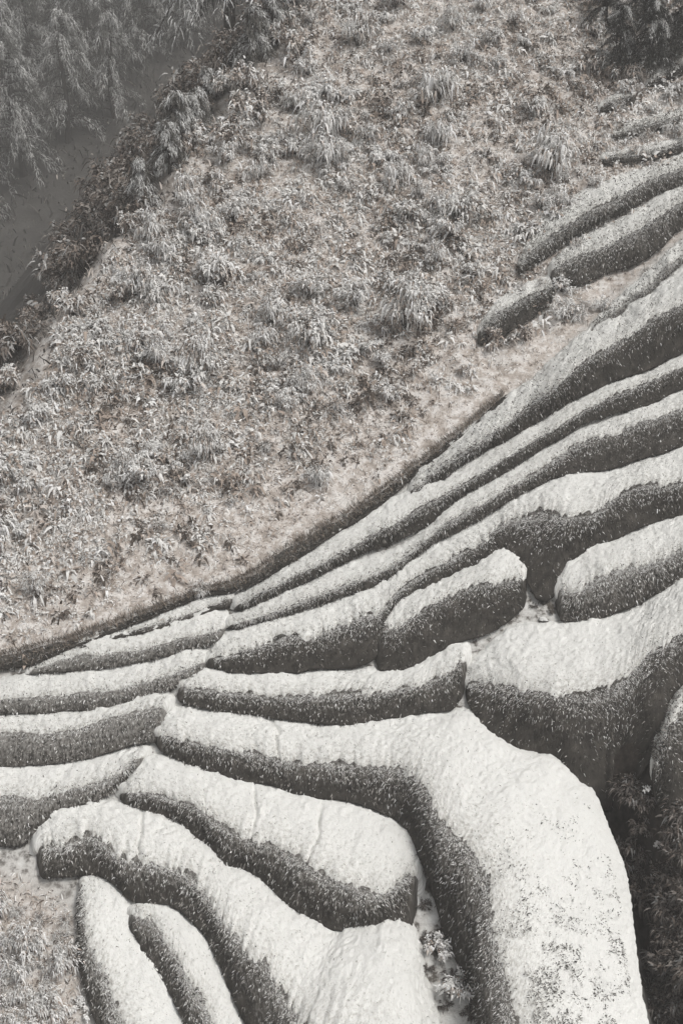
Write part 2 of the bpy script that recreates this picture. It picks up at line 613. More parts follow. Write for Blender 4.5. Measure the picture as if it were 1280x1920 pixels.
    parts.append(scatter(int(length * 260 * grass) + 10, -0.05, 1.0, False, lf, lw, (0.0, 0.6),
                         [dark, dim, pale, white], norm1([0.62, 0.30, 0.06 + 1.8 * rime, 0.0 + 0.5 * rime])))
    # snow on the leaves thins out down the side
    for hi, dens in ((0.10, 330), (0.24, 260), (0.5, 120), (1.0, 22 + 300 * rime)) if snow > 0 else ():
        parts.append(scatter(int(length * dens * grass * drip) + 10, -0.02, hi, False, (0.035, 0.11), (0.010, 0.028), (0.1, 0.6),
                             [pale, mist, white], [0.16, 0.32, 0.52]))
    if snow > 0:   # leaves poking out of the snow near its edge
        parts.append(scatter(int(length * 32 * grass) + 10, -0.10, 0.22, True, (0.04, 0.10), (0.018, 0.04), (0.2, 0.9),
                             [dark, dim, pale], [0.5, 0.3, 0.2]))
        parts.append(scatter(int(length * 130 * poke) + 1, -1.0, 0.2, True, (0.05, 0.14), (0.02, 0.05), (0.2, 0.9),
                             [dark, dim, pale], [0.3, 0.35, 0.35]))
    else:          # upright dry grass
        parts.append(scatter(int(length * 260), -1.0, 0.95, True, (0.12, 0.42), (0.012, 0.03), (0.1, 0.9),
                             [dim, tan, ochre, pale], [0.15, 0.30, 0.35, 0.20]))
    if snow > 0:
        parts.append(scatter(int(length * 14 * grass * edge_grass) + 6, -1.0, 0.0, True, (0.05, 0.14), (0.012, 0.025), (0.2, 0.9),
                             [tan, pale], [0.4, 0.6]))
        parts.append(scatter(int(length * 190 * grass * (1 + 0.5 * (th > 0.1))), -1.0, 0.05, True, (0.02, 0.07), (0.015, 0.04), (0.3, 1.4),
                             [pale, mist, white], [0.05, 0.20, 0.75]))
        if speck > 0:
            i0 = int(n * 0.58)
            parts.append(scatter(int(length * speck), -1.05, 0.0, True, (0.04, 0.13), (0.015, 0.04), (0.2, 1.2), [dark, dim, pale], [0.35, 0.35, 0.3], lo=i0, clump=True))
    v, f, cc = merge(parts)
    gr = link('leaves', mesh_from('leaves', v - mid, f, M_PLANT, {'tint': cc}, smooth=False), root)
    gr['kind'] = 'stuff'
    return root


HEDGES = [
 # upper right stubs
 dict(rime=0.08, edge_grass=6, poke=0.9, label='uppermost long hedge on the right, grey and thinly snowed, under the scrub', ext='R', drip=1.2, th=0.05,
      stations=[(985,470,970,497,962,522),(1012,418,1038,446,1030,480),(1060,378,1085,418,1082,440),(1115,350,1135,390,1145,412),(1175,325,1190,358,1200,382),(1230,308,1240,330,1240,362),(1280,288,1280,318,1280,344)]),
 dict(rime=0.08, edge_grass=6, poke=0.8, label='short grey log-like hedge second from the top at the right edge', ext='R', drip=0.9, th=0.05,
      stations=[(1036,490,1035,503,1033,540),(1085,448,1092,478,1090,534),(1140,426,1150,456,1132,513),(1205,386,1205,428,1187,499),(1245,364,1248,402,1238,468),(1280,348,1280,382,1280,424)]),
 dict(poke=0.35, edge_grass=3, label='wide bright hedge with a long black line at its foot, right edge', ext='R', drip=1.0,
      stations=[(775,902,772,920,770,938),(840,842,828,880,830,900),(920,776,890,842,890,856),(960,745,935,808,955,824),(1000,714,990,764,1000,796),(1080,640,1042,733,1080,750),(1122,616,1092,684,1140,720),(1168,586,1150,652,1188,704),(1229,544,1215,606,1232,688),(1280,498,1280,580,1280,662)]),
 dict(label='long narrow hedge directly under the wide bright one with the black line', ext='R', drip=0.8,
      stations=[(445,1128,450,1138,445,1146),(510,1085,515,1104,520,1113),(575,1040,590,1069,575,1090),(640,1000,640,1042,640,1056),(705,955,705,1006,705,1030),(775,916,772,966,805,985),(840,892,828,938,858,935),(890,862,878,908,922,900),(955,828,970,848,990,856),(1080,754,1090,775,1092,796),(1140,724,1145,748,1162,774),(1210,706,1208,718,1230,754),(1280,670,1280,688,1280,728)]),
 dict(rime=0.05, label='narrow hedge whose streaked dark side deepens towards the right edge', ext='R', drip=1.3,
      stations=[(430,1165,435,1172,430,1181),(525,1120,530,1148,530,1156),(580,1096,578,1128,580,1140),(640,1066,640,1104,640,1118),(740,1036,720,1072,722,1090),(805,990,785,1026,810,1020),(857,947,845,982,880,986),(925,906,918,934,960,936),(990,868,1000,890,1030,900),(1050,832,1055,850,1075,888),(1110,802,1110,818,1140,882),(1160,786,1165,798,1190,865),(1280,736,1280,766,1280,838)]),
 dict(label='hedge whose snow tongue hangs over the dark notch right of centre', ext='R', drip=1.3, sm=4,
      stations=[(395,1228,398,1236,390,1252),(430,1190,450,1222,440,1262),(525,1166,540,1196,535,1262),(600,1142,610,1184,600,1256),(650,1120,665,1162,670,1250),(725,1090,715,1146,712,1225),(765,1062,765,1098,738,1140),(815,1026,840,1056,808,1104),(880,992,910,1010,892,1062),(950,950,948,976,955,1032),(985,928,990,970,990,1100),(1030,905,1020,958,1008,1128),(1080,890,1055,982,1040,1120),(1135,886,1105,978,1062,1056),(1165,880,1140,945,1120,1026),(1215,866,1205,915,1192,994),(1280,842,1280,915,1280,964)]),
 dict(label='short log-shaped hedge in the centre right with a tall black side and rounded right end', drip=0.9, hmax=2.6,
      stations=[(712,1160,714,1176,706,1256),(745,1128,745,1182,742,1258),(805,1095,780,1152,800,1246),(850,1074,825,1126,830,1215),(890,1055,865,1106,862,1202),(945,1026,912,1100,905,1196),(966,1030,948,1098,945,1172),(980,1052,976,1082,984,1136)]),
 dict(rime=0.12, label='rounded hedge block at the right edge beside the dark notch, streaked with snow', ext='R', drip=1.7,
      stations=[(1048,1080,1050,1100,1048,1164),(1066,1045,1078,1112,1090,1166),(1140,1013,1140,1082,1130,1158),(1215,988,1215,1062,1195,1136),(1280,965,1280,1035,1280,1086)]),
 dict(label='huge hedge block at the right with the tallest blackish side under ragged snow', ext='R', drip=1.0, hmax=3.2, th=0.12,
      round_r=0.12, stations=[(876,1270,876,1288,880,1318),(902,1236,915,1278,900,1372),(955,1187,970,1302,962,1412),(1040,1176,1040,1316,1032,1426),(1120,1166,1110,1312,1080,1490),(1195,1149,1165,1288,1130,1530),(1240,1116,1200,1240,1195,1460),(1282,1084,1262,1210,1262,1350),(1350,1040,1340,1170,1345,1320),(1480,985,1480,1110,1485,1240),(1700,900,1700,1020,1705,1140)]),
 dict(rime=0.2, poke=0.5, drip=1.2, hmin=0.2, th=0.05, label='thin ragged snowy ridge just above the wide bright hedge at the right edge', ext='R', stations=[(1108,612,1110,619,1110,627),(1160,560,1164,574,1166,585),(1221,507,1226,530,1228,542),(1280,450,1280,482,1280,496)]),
 dict(rime=0.15, poke=0.7, drip=1.2, hmin=0.15, th=0.05, label='broken snow-matted row between the dark trees and the uppermost long hedge', ext='R', stations=[(1148,243,1150,250,1150,259),(1215,222,1218,234,1220,245),(1280,204,1280,218,1280,231)]),
 # left rows
 dict(rime=0.1, label='thin topmost snow strip on the left, under the brown grass line', drip=0.5, grass=0.6, hmin=0.15, th=0.05,
      stations=[(150,1205,152,1209,155,1214),(260,1166,262,1180,264,1188),(340,1138,345,1158,348,1166),(400,1117,402,1136,402,1144),(433,1107,432,1122,429,1138)]),
 dict(rime=0.2, label='pointed snow hedge on the left ending in a small dark notch at its right end', drip=0.6, grass=0.7, hmin=0.2,
      stations=[(60,1250,66,1254,66,1263),(128,1212,130,1236,128,1259),(200,1196,200,1234,200,1252),(270,1188,270,1222,270,1240),(345,1166,342,1204,342,1222),(400,1147,396,1192,386,1214),(424,1154,418,1178,408,1204)]),
 dict(rime=0.2, label='smooth left-hand hedge with broad snow and a low grey side, third row above the brush', ext='L', drip=0.6, grass=0.8, hmin=0.2,
      stations=[(0,1279,0,1314,0,1338),(100,1270,100,1311,100,1336),(170,1262,195,1301,190,1328),(280,1238,285,1281,265,1308),(350,1218,345,1262,340,1284),(386,1222,378,1244,385,1256)]),
 dict(rime=0.2, label='left-hand hedge with an even grey side and a blunt end at the path of notches', ext='L', drip=0.6,
      stations=[(0,1342,0,1375,0,1437),(100,1337,100,1376,80,1435),(190,1321,165,1362,155,1424),(240,1306,212,1346,205,1411),(292,1297,266,1334,255,1398),(318,1312,310,1324,296,1389)]),
 dict(rime=0.2, label='left-hand hedge narrowing to a fork behind the long log-shaped one', ext='L', drip=0.8,
      stations=[(0,1443,0,1495,0,1586),(75,1437,48,1500,44,1588),(130,1434,100,1490,80,1545),(175,1428,142,1480,115,1519),(220,1415,200,1472,175,1506),(250,1409,226,1450,210,1488),(275,1405,264,1424,242,1454)]),
 # centre rows
 dict(rime=0.06, label='flat central hedge with a ragged grey side, ending in a white hump at its right', drip=1.0,
      stations=[(345,1276,340,1290,330,1313),(375,1262,400,1298,378,1328),(450,1262,456,1308,450,1336),(560,1263,560,1310,570,1356),(690,1264,650,1306,645,1360),(750,1255,720,1302,740,1347),(830,1226,800,1286,810,1338),(850,1206,845,1262,852,1333),(872,1210,868,1240,862,1310)]),
 dict(rime=0.06, edge_grass=2.0, speck=650, cracks=(0.20,), label='largest row, sweeping from centre left into a broad white slope', drip=1.1, th=0.12, hmax=2.6, sm=6,
      stations=[(300,1356,300,1378,297,1408,0),(322,1334,345,1394,345,1430,0),(380,1338,402,1410,402,1447,0),(450,1346,472,1420,460,1467,0),(540,1360,540,1434,555,1488,0),(640,1365,640,1444,645,1504,0),(740,1349,732,1454,725,1532,0),(830,1342,775,1470,765,1560,0.0),(882,1342,795,1525,780,1600,0.1),(908,1380,820,1575,800,1650,0.2),(965,1420,838,1590,815,1700,0.35),(1025,1426,855,1622,830,1748,0.45),(1060,1470,880,1650,845,1785,0.5),(1085,1500,886,1705,862,1820,0.55),(1108,1570,892,1765,876,1860,0.6),(1134,1640,902,1830,888,1910,0.7),(1146,1700,920,1905,900,1970,0.8),(1154,1780,940,1990,915,2060,0.8),(1165,1880,965,2080,930,2150,0.8),(1180,1960,990,2150,950,2230,0.8)]),
 dict(rime=0.07, cracks=(0.42, 0.60), label='thick hedge directly below the largest row, with a blunt right end', drip=0.9, th=0.12,
      stations=[(236,1474,238,1484,236,1506),(262,1437,280,1494,272,1520),(297,1425,322,1506,322,1536),(350,1438,375,1526,358,1560),(420,1456,412,1562,392,1592),(500,1480,472,1594,425,1624),(570,1493,530,1612,495,1652),(640,1511,580,1648,535,1694),(715,1533,640,1676,592,1728),(756,1551,700,1700,640,1752),(778,1574,745,1662,720,1742),(782,1600,772,1640,765,1760)]),
 dict(rime=0.08, sm=3, cracks=(0.20,), label='long snow hedge curving from the blunt left end down to the bottom of the picture', drip=1.2, th=0.12,
      stations=[(80,1546,78,1592,80,1650),(108,1524,125,1598,135,1643),(185,1508,172,1578,192,1642),(250,1522,225,1622,216,1666),(320,1541,300,1630,252,1692),(372,1567,350,1652,322,1698),(415,1602,386,1690,382,1752),(445,1626,415,1735,412,1812),(500,1652,448,1785,432,1862),(530,1690,498,1825,455,1910),(590,1726,522,1885,472,1960),(628,1756,545,1925,500,2020),(675,1726,585,1970,540,2090),(735,1714,660,2010,610,2160),(768,1750,740,2050,700,2200),(798,1860,800,2100,770,2240),(822,1950,830,2130,810,2260)]),
 # lower left
 dict(rime=0.1, label='narrow white hedge running down beside the brush at lower left', drip=0.9, hmin=0.3,
      stations=[(168,1645,152,1657,142,1668),(196,1652,152,1712,144,1735),(226,1682,156,1768,148,1800),(246,1722,168,1800,158,1850),(270,1776,190,1838,172,1895),(310,1836,202,1884,188,1945),(346,1906,226,1936,205,1995),(385,1975,262,2005,240,2065),(430,2050,310,2090,285,2150)]),
 dict(rime=0.12, label='small curved hedge with streaky brown side right of the narrow one by the brush', drip=1.1, hmin=0.3,
      stations=[(252,1706,252,1718,248,1730),(270,1691,282,1722,257,1768),(305,1692,312,1765,282,1808),(336,1726,336,1812,312,1852),(371,1756,352,1858,335,1898),(401,1801,368,1870,350,1932),(426,1856,386,1920,366,1975),(452,1916,412,1975,392,2025),(484,1992,452,2045,428,2095)]),
]
for k, kw in enumerate(HEDGES):
    hedge_row(seed=k + 1, **kw)

hedge_row([(1226,1405,1225,1432,1228,1500),(1246,1325,1243,1372,1250,1545),(1288,1258,1284,1332,1290,1600),(1360,1195,1355,1290,1360,1640),(1440,1150,1440,1240,1440,1560),(1600,1080,1600,1170,1600,1420),(1750,1010,1750,1100,1750,1330)],
        'dark bushy hedge end with only dabs of snow, cut off by the right edge', seed=30, drip=0.5, hmin=1.2, th=0.03, poke=3.5, grass=1.3, rime=0.0)
# dark withered-grass bank that closes the scrub slope above the terraces
hedge_row([(-60,1236,-59,1241,-60,1262),(61,1219,61,1222,62,1246),(182,1182,182,1185,184,1196),(300,1141,300,1144,300,1152),(383,1108,383,1111,385,1118),(436,1094,436,1098,440,1112),(516,1044,516,1049,520,1072),(607,990,608,994,612,1012),(707,930,708,934,712,950),(777,876,778,879,782,888),(842,827,842,829,845,834),(903,779,903,780,906,784),(952,739,952,740,953,742)],
        'dark brown strip of withered grass along the top edge of the hedge rows', seed=40, snow=0, grass=2.2, hmin=0.06, rime=0.05,
        name='grass_bank', cat='bank', group=None)
# dark broken ledges in the scrub, upper right
hedge_row([(900,612,897,622,892,646),(925,578,922,596,925,640),(958,548,962,572,965,618),(1000,532,1004,552,1006,590),(1032,520,1036,536,1040,560)],
        'short broken ledge with dark ragged face among brush right of centre', seed=41, grass=2.0, hmin=0.3, drip=0.8, th=0.05, name='ledge', cat='ledge', group='broken ledges in the scrub')
hedge_row([(1128,196,1126,203,1122,212),(1155,178,1156,186,1150,205),(1188,166,1190,176,1190,192)],
        'tiny dark log-like ledge below the dark tree at upper right', seed=42, grass=1.6, hmin=0.2, drip=0.6, th=0.04, name='ledge', cat='ledge', group='broken ledges in the scrub')
hedge_row([(1212,150,1212,156,1210,166),(1245,128,1248,140,1250,152),(1280,112,1280,124,1280,138)],
        'thin snowy ledge at the right edge under the dark tree', ext='R', seed=43, grass=1.6, hmin=0.2, drip=0.6, th=0.05, name='ledge', cat='ledge', group='broken ledges in the scrub')
hedge_row([(1130,290,1130,297,1128,306),(1190,280,1192,290,1194,302),(1240,268,1242,280,1244,292),(1280,258,1280,270,1280,284)],
        'snow-matted ledge just above the uppermost long hedge at the right edge', ext='R', seed=44, grass=2.2, hmin=0.2, drip=1.2, th=0.05, name='ledge', cat='ledge', group='broken ledges in the scrub')

# ------------------------------------------------------------------ shrubs
WHITE, PALE, TAN, BROWN, DARK = (0.82, 0.81, 0.79), (0.60, 0.545, 0.50), (0.42, 0.35, 0.30), (0.12, 0.098, 0.082), (0.035, 0.031, 0.027)


def tube(pts, r0, r1, sides=5):
    pts = np.asarray(pts, float)
    n = len(pts)
    V = []
    for i, p in enumerate(pts):
        t = norm((pts[min(i + 1, n - 1)] - pts[max(i - 1, 0)])[None])[0]
        a = norm(np.cross(t, [0.3, 0.9, 0.1])[None])[0]
        b = np.cross(t, a)
        r = r0 + (r1 - r0) * i / (n - 1)
        for k in range(sides):
            w = 2 * math.pi * k / sides
            V.append(p + r * (math.cos(w) * a + math.sin(w) * b))
    F = [(i * sides + k, i * sides + (k + 1) % sides, (i + 1) * sides + (k + 1) % sides, (i + 1) * sides + k)
         for i in range(n - 1) for k in range(sides)]
    return np.array(V), np.array(F), np.zeros((len(V), 3))


def shrub_meshes(seed, h=0.8, r=0.55, nb=420, snow=0.55, nstem=13, leaf=(0.10, 0.26), wid=(0.03, 0.085), droop=(0.3, 1.3), dim=1.0):
    g = np.random.default_rng(seed)
    stems, tips = [], []
    for k in range(nstem):
        az = g.random() * 2 * math.pi
        rad = r * (0.25 + 0.85 * g.random())
        hh = h * (0.55 + 0.5 * g.random()) * (1 - 0.35 * (rad / r) ** 2)
        end = np.array([math.cos(az) * rad, math.sin(az) * rad, hh])
        mid = end * np.array([0.4, 0.4, 0.7]) + g.normal(size=3) * 0.04
        t = np.linspace(0, 1, 6)[:, None]
        c = 2 * t * (1 - t) * mid + t ** 2 * end
        c[:, 2] -= 0.05
        stems.append(tube(c, 0.014, 0.005, 4))
        tips.append(c)
    tips = np.stack(tips)
    k = g.integers(0, nstem, nb)
    t = np.clip(0.35 + 0.65 * g.random(nb) ** 0.6, 0, 1) * 5
    i0 = np.minimum(t.astype(int), 4)
    f = (t - i0)[:, None]
    pos = tips[k, i0] * (1 - f) + tips[k, i0 + 1] * f + g.normal(size=(nb, 3)) * np.array([0.07, 0.07, 0.06]) * h
    out = pos * np.array([1, 1, 0.3]); out[:, 2] += 0.25
    direc = norm(norm(out) + 0.65 * g.normal(size=(nb, 3)))
    clump = vnoise(pos * 4.5, seed)
    pw = snow + 0.95 * clump + 0.3 * (pos[:, 2] / h - 0.5)
    pick = g.random(nb)
    col = np.where((pick < pw)[:, None], np.array(WHITE), np.where((g.random(nb) < 0.4)[:, None], np.array(PALE),
          np.where((g.random(nb) < 0.5)[:, None], np.array(TAN), np.array(BROWN))))
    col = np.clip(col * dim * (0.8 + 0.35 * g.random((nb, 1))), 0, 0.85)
    up = np.tile(np.array([[0, 0, 1.0]]), (nb, 1))
    L = leaf[0] + (leaf[1] - leaf[0]) * g.random(nb)
    W = wid[0] + (wid[1] - wid[0]) * g.random(nb)
    D = droop[0] + (droop[1] - droop[0]) * g.random(nb)
    v, ff, cc = blades(pos, direc, L, W, D, col, 3, up)
    me_f = mesh_from('foliage', v, ff, M_PLANT, {'tint': cc}, smooth=False)
    sv, sf, sc = merge(stems)
    me_s = mesh_from('stem', sv, sf, M_BARK)
    return me_f, me_s


VAR = [shrub_meshes(100 + k, h=0.55 + 0.25 * (k % 3), r=0.45 + 0.1 * (k % 4), snow=0.80 + 0.06 * (k % 3), nb=640 + 80 * (k % 3), leaf=(0.05, 0.17),
                    wid=(0.035, 0.10), droop=(0.2, 1.6)) for k in range(6)]
VAR += [shrub_meshes(120 + k, h=1.2 + 0.2 * k, r=0.7, snow=0.85, nb=800, nstem=18, leaf=(0.06, 0.22), wid=(0.03, 0.09), droop=(0.8, 2.2)) for k in range(3)]
VAR += [shrub_meshes(130 + k, h=0.4, r=0.8, snow=1.1, nb=800, nstem=20, leaf=(0.05, 0.16), wid=(0.05, 0.12), droop=(0.2, 1.2)) for k in range(3)]
DARKV = [shrub_meshes(200 + k, h=0.7, r=0.5, snow=0.2, nb=420) for k in range(3)]
GRASSV = [shrub_meshes(300 + k, h=0.5, r=0.4, snow=0.55, nb=420, nstem=20, leaf=(0.18, 0.42), wid=(0.012, 0.03), droop=(0.3, 1.0)) for k in range(3)]


def plant(px, meshes, scale, label, group, name='shrub', cat='shrub', sz=1.0, h=-0.03):
    p = hit([px], h)[0]
    o = bpy.data.objects.new(name, None)
    o.empty_display_size = 0.2
    COL.objects.link(o)
    o.location = p
    o.rotation_euler = (random.uniform(-.12, .12), random.uniform(-.12, .12), random.uniform(0, 6.28))
    o.scale = (scale, scale, scale * sz)
    tag(o, label, cat, group)
    link('foliage', meshes[0], o)
    link('stem', meshes[1], o)
    return o


def div_y(x):
    return np.interp(x, [-400, 0, 230, 430, 700, 840, 1000, 1125, 1280, 1600], [1330, 1252, 1166, 1088, 925, 816, 695, 572, 410, 110])


def ridge_x(y):
    return np.interp(y, [-60, 0, 350, 720, 900], [635, 590, 330, 75, -60])


pts = []
tries = 0
while len(pts) < 180 and tries < 60000:
    tries += 1
    x, y = random.uniform(-30, 1320), random.uniform(-30, 1200)
    if x < ridge_x(y) + 8 or y > div_y(x) - 16:
        continue
    lower = y > div_y(x) - 230                      # grassier zone above the terraces has fewer shrubs
    if lower and random.random() < 0.88:
        continue
    if x > 1080 and y < 150 - 0.1 * (x - 1080):
        continue
    dmin = random.choice([14, 20, 30, 38])
    if lower:
        dmin = 40
    if not lower and vnoise(np.array([[x / 130, y / 130, 3.3]]), 8)[0] < -0.25 and random.random() < 0.8:
        continue
    if any((x - a) ** 2 + ((y - b) * 1.15) ** 2 < dmin * dmin for a, b in pts):
        continue
    pts.append((x, y))
for x, y in pts:
    if y > div_y(x) - 230:
        lab, grp = 'low snow-dusted shrub scattered in the tan grass just above the hedge rows', 'shrubs in the grass above the hedge rows'
        ms, sc = random.choice(VAR + GRASSV * 3), random.uniform(0.55, 0.9)
    elif x < ridge_x(y) + 150:
        lab, grp = 'pale frosted shrub along the misty edge of the slope on the left', 'shrubs along the misty edge'
        ms, sc = random.choice(VAR), random.uniform(0.8, 1.15)
    elif y < 330:
        lab, grp = 'snow-laden shrub in the thick scrub across the top of the slope', 'shrubs across the top of the slope'
        ms, sc = random.choice(VAR), 0.55 + 1.15 * random.random() ** 1.6
    else:
        lab, grp = 'snow-laden shrub in the dense scrub filling the middle of the slope', 'shrubs in the middle of the slope'
        ms, sc = random.choice(VAR), 0.5 + 1.1 * random.random() ** 1.6
    plant((x, y), ms, sc, lab, grp)
MOUND = [shrub_meshes(560 + k, h=0.34, r=0.5, snow=0.95, nb=620, nstem=16, leaf=(0.05, 0.14), wid=(0.05, 0.11)) for k in range(3)]
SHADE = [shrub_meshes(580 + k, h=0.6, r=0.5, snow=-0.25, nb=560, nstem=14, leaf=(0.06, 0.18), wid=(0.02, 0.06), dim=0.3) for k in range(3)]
for px, ms, sc, lab in [((822, 1790), VAR[1], 0.75, 'snow-laden shrub in the gap at the bottom centre, touching the end of the thick hedge'),
                        ((862, 1872), VAR[2], 0.8, 'snow-laden shrub in the gap at the bottom centre, lower of the two'),
                        ((160, 1888), MOUND[0], 0.8, 'low white snow-buried bush at the bottom left beside the brush')]:
    plant(px, ms, sc, lab, 'single marked shrubs')
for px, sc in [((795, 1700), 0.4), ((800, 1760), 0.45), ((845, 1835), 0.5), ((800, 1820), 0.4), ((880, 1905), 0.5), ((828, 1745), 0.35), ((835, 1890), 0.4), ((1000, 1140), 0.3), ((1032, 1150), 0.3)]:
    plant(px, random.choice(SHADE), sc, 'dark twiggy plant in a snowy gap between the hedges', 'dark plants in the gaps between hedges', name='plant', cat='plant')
for k in range(16):
    px = random.choice([(random.uniform(1000, 1130), random.uniform(300, 420)), (random.uniform(1130, 1290), random.uniform(170, 280)), (random.uniform(880, 1010), random.uniform(520, 640)), (random.uniform(1020, 1130), random.uniform(545, 600))])
    plant(px, random.choice(VAR[:6] + DARKV + GRASSV), random.uniform(0.5, 0.9), 'ragged half-snowed shrub around the grey hedges at the upper right', 'shrubs around the grey upper right hedges')
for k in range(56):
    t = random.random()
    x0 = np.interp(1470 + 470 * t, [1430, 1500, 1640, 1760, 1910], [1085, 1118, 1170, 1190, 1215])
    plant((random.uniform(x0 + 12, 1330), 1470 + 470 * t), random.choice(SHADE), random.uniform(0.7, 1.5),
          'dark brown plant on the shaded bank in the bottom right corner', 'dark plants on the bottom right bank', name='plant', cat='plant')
for px, lab in [((1232, 1585), 'dark plant carrying a bright dab of snow, bottom right bank'), ((1212, 1480), 'small snow-dabbed twig above the bottom right bank')]:
    plant(px, MOUND[1], 0.28, lab, 'snow-dabbed plants at the right', h=0.55)
EDGE = [shrub_meshes(520 + k, h=0.8, r=0.55, snow=0.34, nb=560, leaf=(0.06, 0.2)) for k in range(3)]
cnt = 0
while cnt < 34:
    u = random.uniform(-2, 26)
    q = _ra[:2] + RD * u + RN * random.uniform(-1.5, 2.4)
    if ridge_d(np.array([q[0]]), np.array([q[1]]))[0] < -1.6:
        continue
    o = plant((640, 300), random.choice(EDGE), random.uniform(0.6, 1.3) * (1 + 0.6 * (u > 15)), 'grey shrub on the shadowy brink of the slope at the misty left edge', 'shrubs past the misty edge')
    o.location = (q[0], q[1], float(S(q[:1], q[1:])[0]) - 0.03)
    cnt += 1
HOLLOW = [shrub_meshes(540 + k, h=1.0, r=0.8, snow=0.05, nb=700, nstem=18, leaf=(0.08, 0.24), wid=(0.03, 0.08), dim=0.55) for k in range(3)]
for k in range(110):
    q = _ra[:2] + RD * random.uniform(-3, 30) + RN * random.uniform(1.6, 12.0)
    o = plant((640, 300), random.choice(HOLLOW), random.uniform(0.8, 2.0), 'dark grey bush in the shadowy misty hollow at the upper left', 'bushes in the misty hollow', name='bush', cat='bush')
    o.location = (q[0], q[1], float(S(q[:1], q[1:])[0]) - 0.05)
# marked individuals
for px, ms, sc, lab in [
    ((340, 905), DARKV[0], 0.9, 'dark shrub standing in for a shaded hollow at the left of the slope'),  # added shrub, its dark leaves imitate the shade of a hollow
    ((720, 625), DARKV[1], 0.75, 'flat dark shrub standing in for a shaded gap in the middle of the slope'),  # added shrub, dark leaves paint the shaded gap between clumps
    ((790, 160), DARKV[2], 0.9, 'dark upright shrub near the top centre below a pale stem'),
    ((625, 775), GRASSV[0], 1.1, 'tall thin dark tuft standing above the tan grass'),
    ((935, 650), DARKV[0], 1.15, 'brown tangled shrub in front of the broken ledge'),
    ((985, 640), DARKV[1], 0.9, 'small dark shrub touching the snow patch by the broken ledge'),
    ((1085, 600), GRASSV[1], 0.9, 'thin bare stems sticking out of the snow patch beside the wide bright hedge'),
    ((435, 945), DARKV[2], 0.45, 'tiny dark shrub in the tan grass lower left'),
    ((375, 1110), GRASSV[2], 0.8, 'pale grass tuft at the tip of the topmost left hedge'),
    ((870, 705), DARKV[1], 0.6, 'arched dry branchy shrub above the upper end of the bright hedges')]:
    plant(px, ms, sc, lab, 'single marked shrubs')

# brush in the lower left corner
bl = []
for k in range(400):
    if len(bl) >= 34:
        break
    x, y = random.uniform(-60, 128), random.uniform(1715, 1960)
    if y > 1840 and x > 100 or x > 150 - 0.0 * y:
        continue
    if any((x - a) ** 2 + (y - b) ** 2 < 30 ** 2 for a, b in bl):
        continue
    bl.append((x, y))
for x, y in bl:
    plant((x, y), random.choice(VAR + GRASSV), random.uniform(0.5, 0.8),
          'grey-tan brush in the lower left corner', 'brush in the lower left corner')

